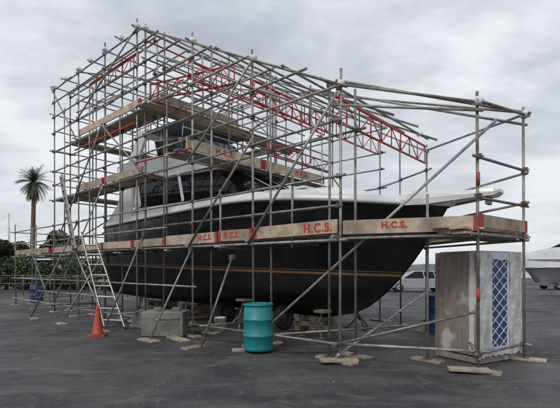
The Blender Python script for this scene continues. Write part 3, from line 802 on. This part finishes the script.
small_boat("small_motor_boat",-9.0,33,math.radians(190),6.5,M_navy,zb=.7)
small_boat("small_motor_boat",2.0,40,math.radians(170),7,M_white,zb=.7)
def car(name,x,y,an,m):
    e=empty(name); hd=Vector((math.cos(an),math.sin(an),0)); sd_=Vector((-hd.y,hd.x,0)); o=Vector((x,y,0))
    prof=[(-2.1,.3),(-2.15,.6),(-2.1,.88),(-1.75,.95),(1.0,.95),(1.9,.82),(2.12,.62),(2.1,.3)]
    mb=MB(); rings=[[o+hd*a+sd_*b+Z*z for a,z in prof] for b in (-.86,-.8,.8,.86)]
    for i,(a,z) in enumerate(prof):
        rings[0][i]=o+hd*a*.97-sd_*.86+Z*(z*.97+.01); rings[3][i]=o+hd*a*.97+sd_*.86+Z*(z*.97+.01)
    mb.loft(rings,cap0=True,cap1=True,smooth=False)
    r=[[o+hd*a+sd_*b+Z*z for a,b in ((f,w),(f,-w),(k,-w),(k,w))] for f,k,w,z in ((1.05,-1.75,.8,.94),(.25,-1.35,.64,1.42),(.2,-1.3,.6,1.46))]
    mb.loft(r,cap1=True,smooth=False,mis=[1,0])
    for a in (-1.0,-.3): 
        for sg in (-1,1): mb.board(o+hd*(a-.1)+sd_*.81*sg+Z*.94,o+hd*a+sd_*.65*sg+Z*1.43,.03,.07,sd_,0,1)
    mb.make("body",[m,M_glass],e,bevel=.03)
    mb=MB()
    for a in (-1.35,1.3):
        for sg in (-1,1): mb.lathe(o+hd*a+sd_*.78*sg+Z*.31,[(.2,-.1),(.30,-.1),(.31,0),(.30,.1),(.2,.1)],20,0,ax=sd_); mb.lathe(o+hd*a+sd_*.80*sg+Z*.31,[(.2,-.085),(.05,-.09),(.05,.09),(.2,.085)],16,1,ax=sd_)
    mb.make("wheels",[M_black,M_silver],e)
car("parked_car",9.6,29.5,math.radians(172),M_silver); car("parked_car",6.2,31,math.radians(5),M_white); car("parked_car",-19,38,math.radians(10),M_white); car("parked_car",22.5,33,math.radians(185),M_silver)
e=empty("boat_shed"); mb=MB(); mb.abox(40,62,52,63,0,4.2); mb.make("walls",M_white,e)
mb=MB(); mb.add([(39.5,51.5,4.2),(62.5,51.5,4.2),(62.5,57.5,5.6),(39.5,57.5,5.6),(39.5,63.5,4.2),(62.5,63.5,4.2)],[[0,1,2,3],[3,2,5,4]]); mb.make("roof",M_roof,e,recalc=False)
mb=MB(); 
for k in range(3): mb.abox(42+k*6,46+k*6,51.93,51.99,0,3.2)
mb.make("doors",M_galv,e)
mb=MB()
for i in range(14):
    x=-27+i*1.6; y=25+.12*i; mb.tube((x,y,0),(x,y,1.25),.03)
for z in (1.2,.7,.25): mb.tube((-27,25,z),(-6.2,26.56,z),.02)
for i in range(160):
    x=-27+i*.13; mb.tube((x,25+.075*(x+27),.2),(x,25+.075*(x+27),1.2),.006,4)
mb.make("metal_fence",M_galv,recalc=False)

# ---------------------------------------------------------------- world
w=bpy.data.worlds.new("World"); scene.world=w; w.use_nodes=True; nt=w.node_tree; nd=nt.nodes; lk=nt.links
bg=nd["Background"]; bg.inputs["Strength"].default_value=.135
sk=nd.new("ShaderNodeTexSky"); sk.sky_type='NISHITA'; sk.sun_disc=False; sk.sun_elevation=math.radians(48); sk.sun_rotation=math.radians(215)
tc=nd.new("ShaderNodeTexCoord"); sx=nd.new("ShaderNodeSeparateXYZ"); lk.new(tc.outputs["Generated"],sx.inputs[0])
mx_=nd.new("ShaderNodeMath"); mx_.operation='MAXIMUM'; mx_.inputs[1].default_value=0; lk.new(sx.outputs[2],mx_.inputs[0])
ad=nd.new("ShaderNodeMath"); ad.operation='ADD'; ad.inputs[1].default_value=.25; lk.new(mx_.outputs[0],ad.inputs[0])
vd=[]
for k in (0,1):
    q=nd.new("ShaderNodeMath"); q.operation='DIVIDE'; lk.new(sx.outputs[k],q.inputs[0]); lk.new(ad.outputs[0],q.inputs[1]); vd.append(q)
cb=nd.new("ShaderNodeCombineXYZ"); lk.new(vd[0].outputs[0],cb.inputs[0]); lk.new(vd[1].outputs[0],cb.inputs[1])
def nz(sc,det,rg,dist=.3,off=(0,0,0),scl=(1,1,1)):
    mp=nd.new("ShaderNodeMapping"); mp.inputs["Location"].default_value=off; mp.inputs["Scale"].default_value=scl; lk.new(cb.outputs[0],mp.inputs[0])
    n=nd.new("ShaderNodeTexNoise"); n.inputs["Scale"].default_value=sc; n.inputs["Detail"].default_value=det; n.inputs["Roughness"].default_value=rg; n.inputs["Distortion"].default_value=dist
    lk.new(mp.outputs[0],n.inputs["Vector"]); return n.outputs["Fac"]
n1_=nz(1.0,8,.5,.2,(2.3,1.1,0),(1,1.1,1)); n2_=nz(3.4,7,.55,.2,(5,2,0),(.8,1.2,1))
a1=nd.new("ShaderNodeMix"); a1.data_type='FLOAT'; a1.inputs[0].default_value=.45; lk.new(n1_,a1.inputs[2]); lk.new(n2_,a1.inputs[3])
rp=nd.new("ShaderNodeValToRGB"); lk.new(a1.outputs[0],rp.inputs[0])
cr_=rp.color_ramp; cr_.elements[0].position=.38; cr_.elements[0].color=(.43,.465,.52,1); cr_.elements[1].position=.59; cr_.elements[1].color=(.82,.84,.87,1)
e_=cr_.elements.new(.48); e_.color=(.58,.61,.66,1)
hz=nd.new("ShaderNodeMapRange"); hz.inputs[1].default_value=0; hz.inputs[2].default_value=.35; hz.inputs[3].default_value=.75; hz.inputs[4].default_value=0; lk.new(mx_.outputs[0],hz.inputs[0])
hm=nd.new("ShaderNodeMix"); hm.data_type='RGBA'; hm.inputs[7].default_value=(.72,.735,.76,1); lk.new(hz.outputs[0],hm.inputs[0]); lk.new(rp.outputs[0],hm.inputs[6])
sc_=nd.new("ShaderNodeMix"); sc_.data_type='RGBA'; sc_.blend_type='MULTIPLY'; sc_.inputs[0].default_value=1; sc_.inputs[7].default_value=(8.3,8.3,8.3,1); lk.new(hm.outputs[2],sc_.inputs[6])
mm=nd.new("ShaderNodeMix"); mm.data_type='RGBA'; mm.inputs[0].default_value=.93; lk.new(sk.outputs[0],mm.inputs[6]); lk.new(sc_.outputs[2],mm.inputs[7])
lk.new(mm.outputs[2],bg.inputs["Color"])
sun=bpy.data.lights.new("sun",'SUN'); sun.energy=1.4; sun.angle=math.radians(20); sun.color=(1,.96,.9)
so=bpy.data.objects.new("sun",sun); col.objects.link(so)
el=math.radians(48); az=math.radians(215)
dv=Vector((math.sin(az)*math.cos(el),math.cos(az)*math.cos(el),math.sin(el)))
so.rotation_euler=dv.to_track_quat('Z','Y').to_euler()
# ---------------------------------------------------------------- camera
cam=bpy.data.cameras.new("camera"); cam.sensor_width=36; cam.lens=27; cam.shift_y=.116; cam.clip_end=3000; cam.clip_start=.05
co=bpy.data.objects.new("camera",cam); col.objects.link(co); co.location=(0,0,1.6); co.rotation_euler=(math.radians(90),0,0); scene.camera=co
scene.view_settings.view_transform='Standard'; scene.view_settings.look='None'; scene.view_settings.exposure=0
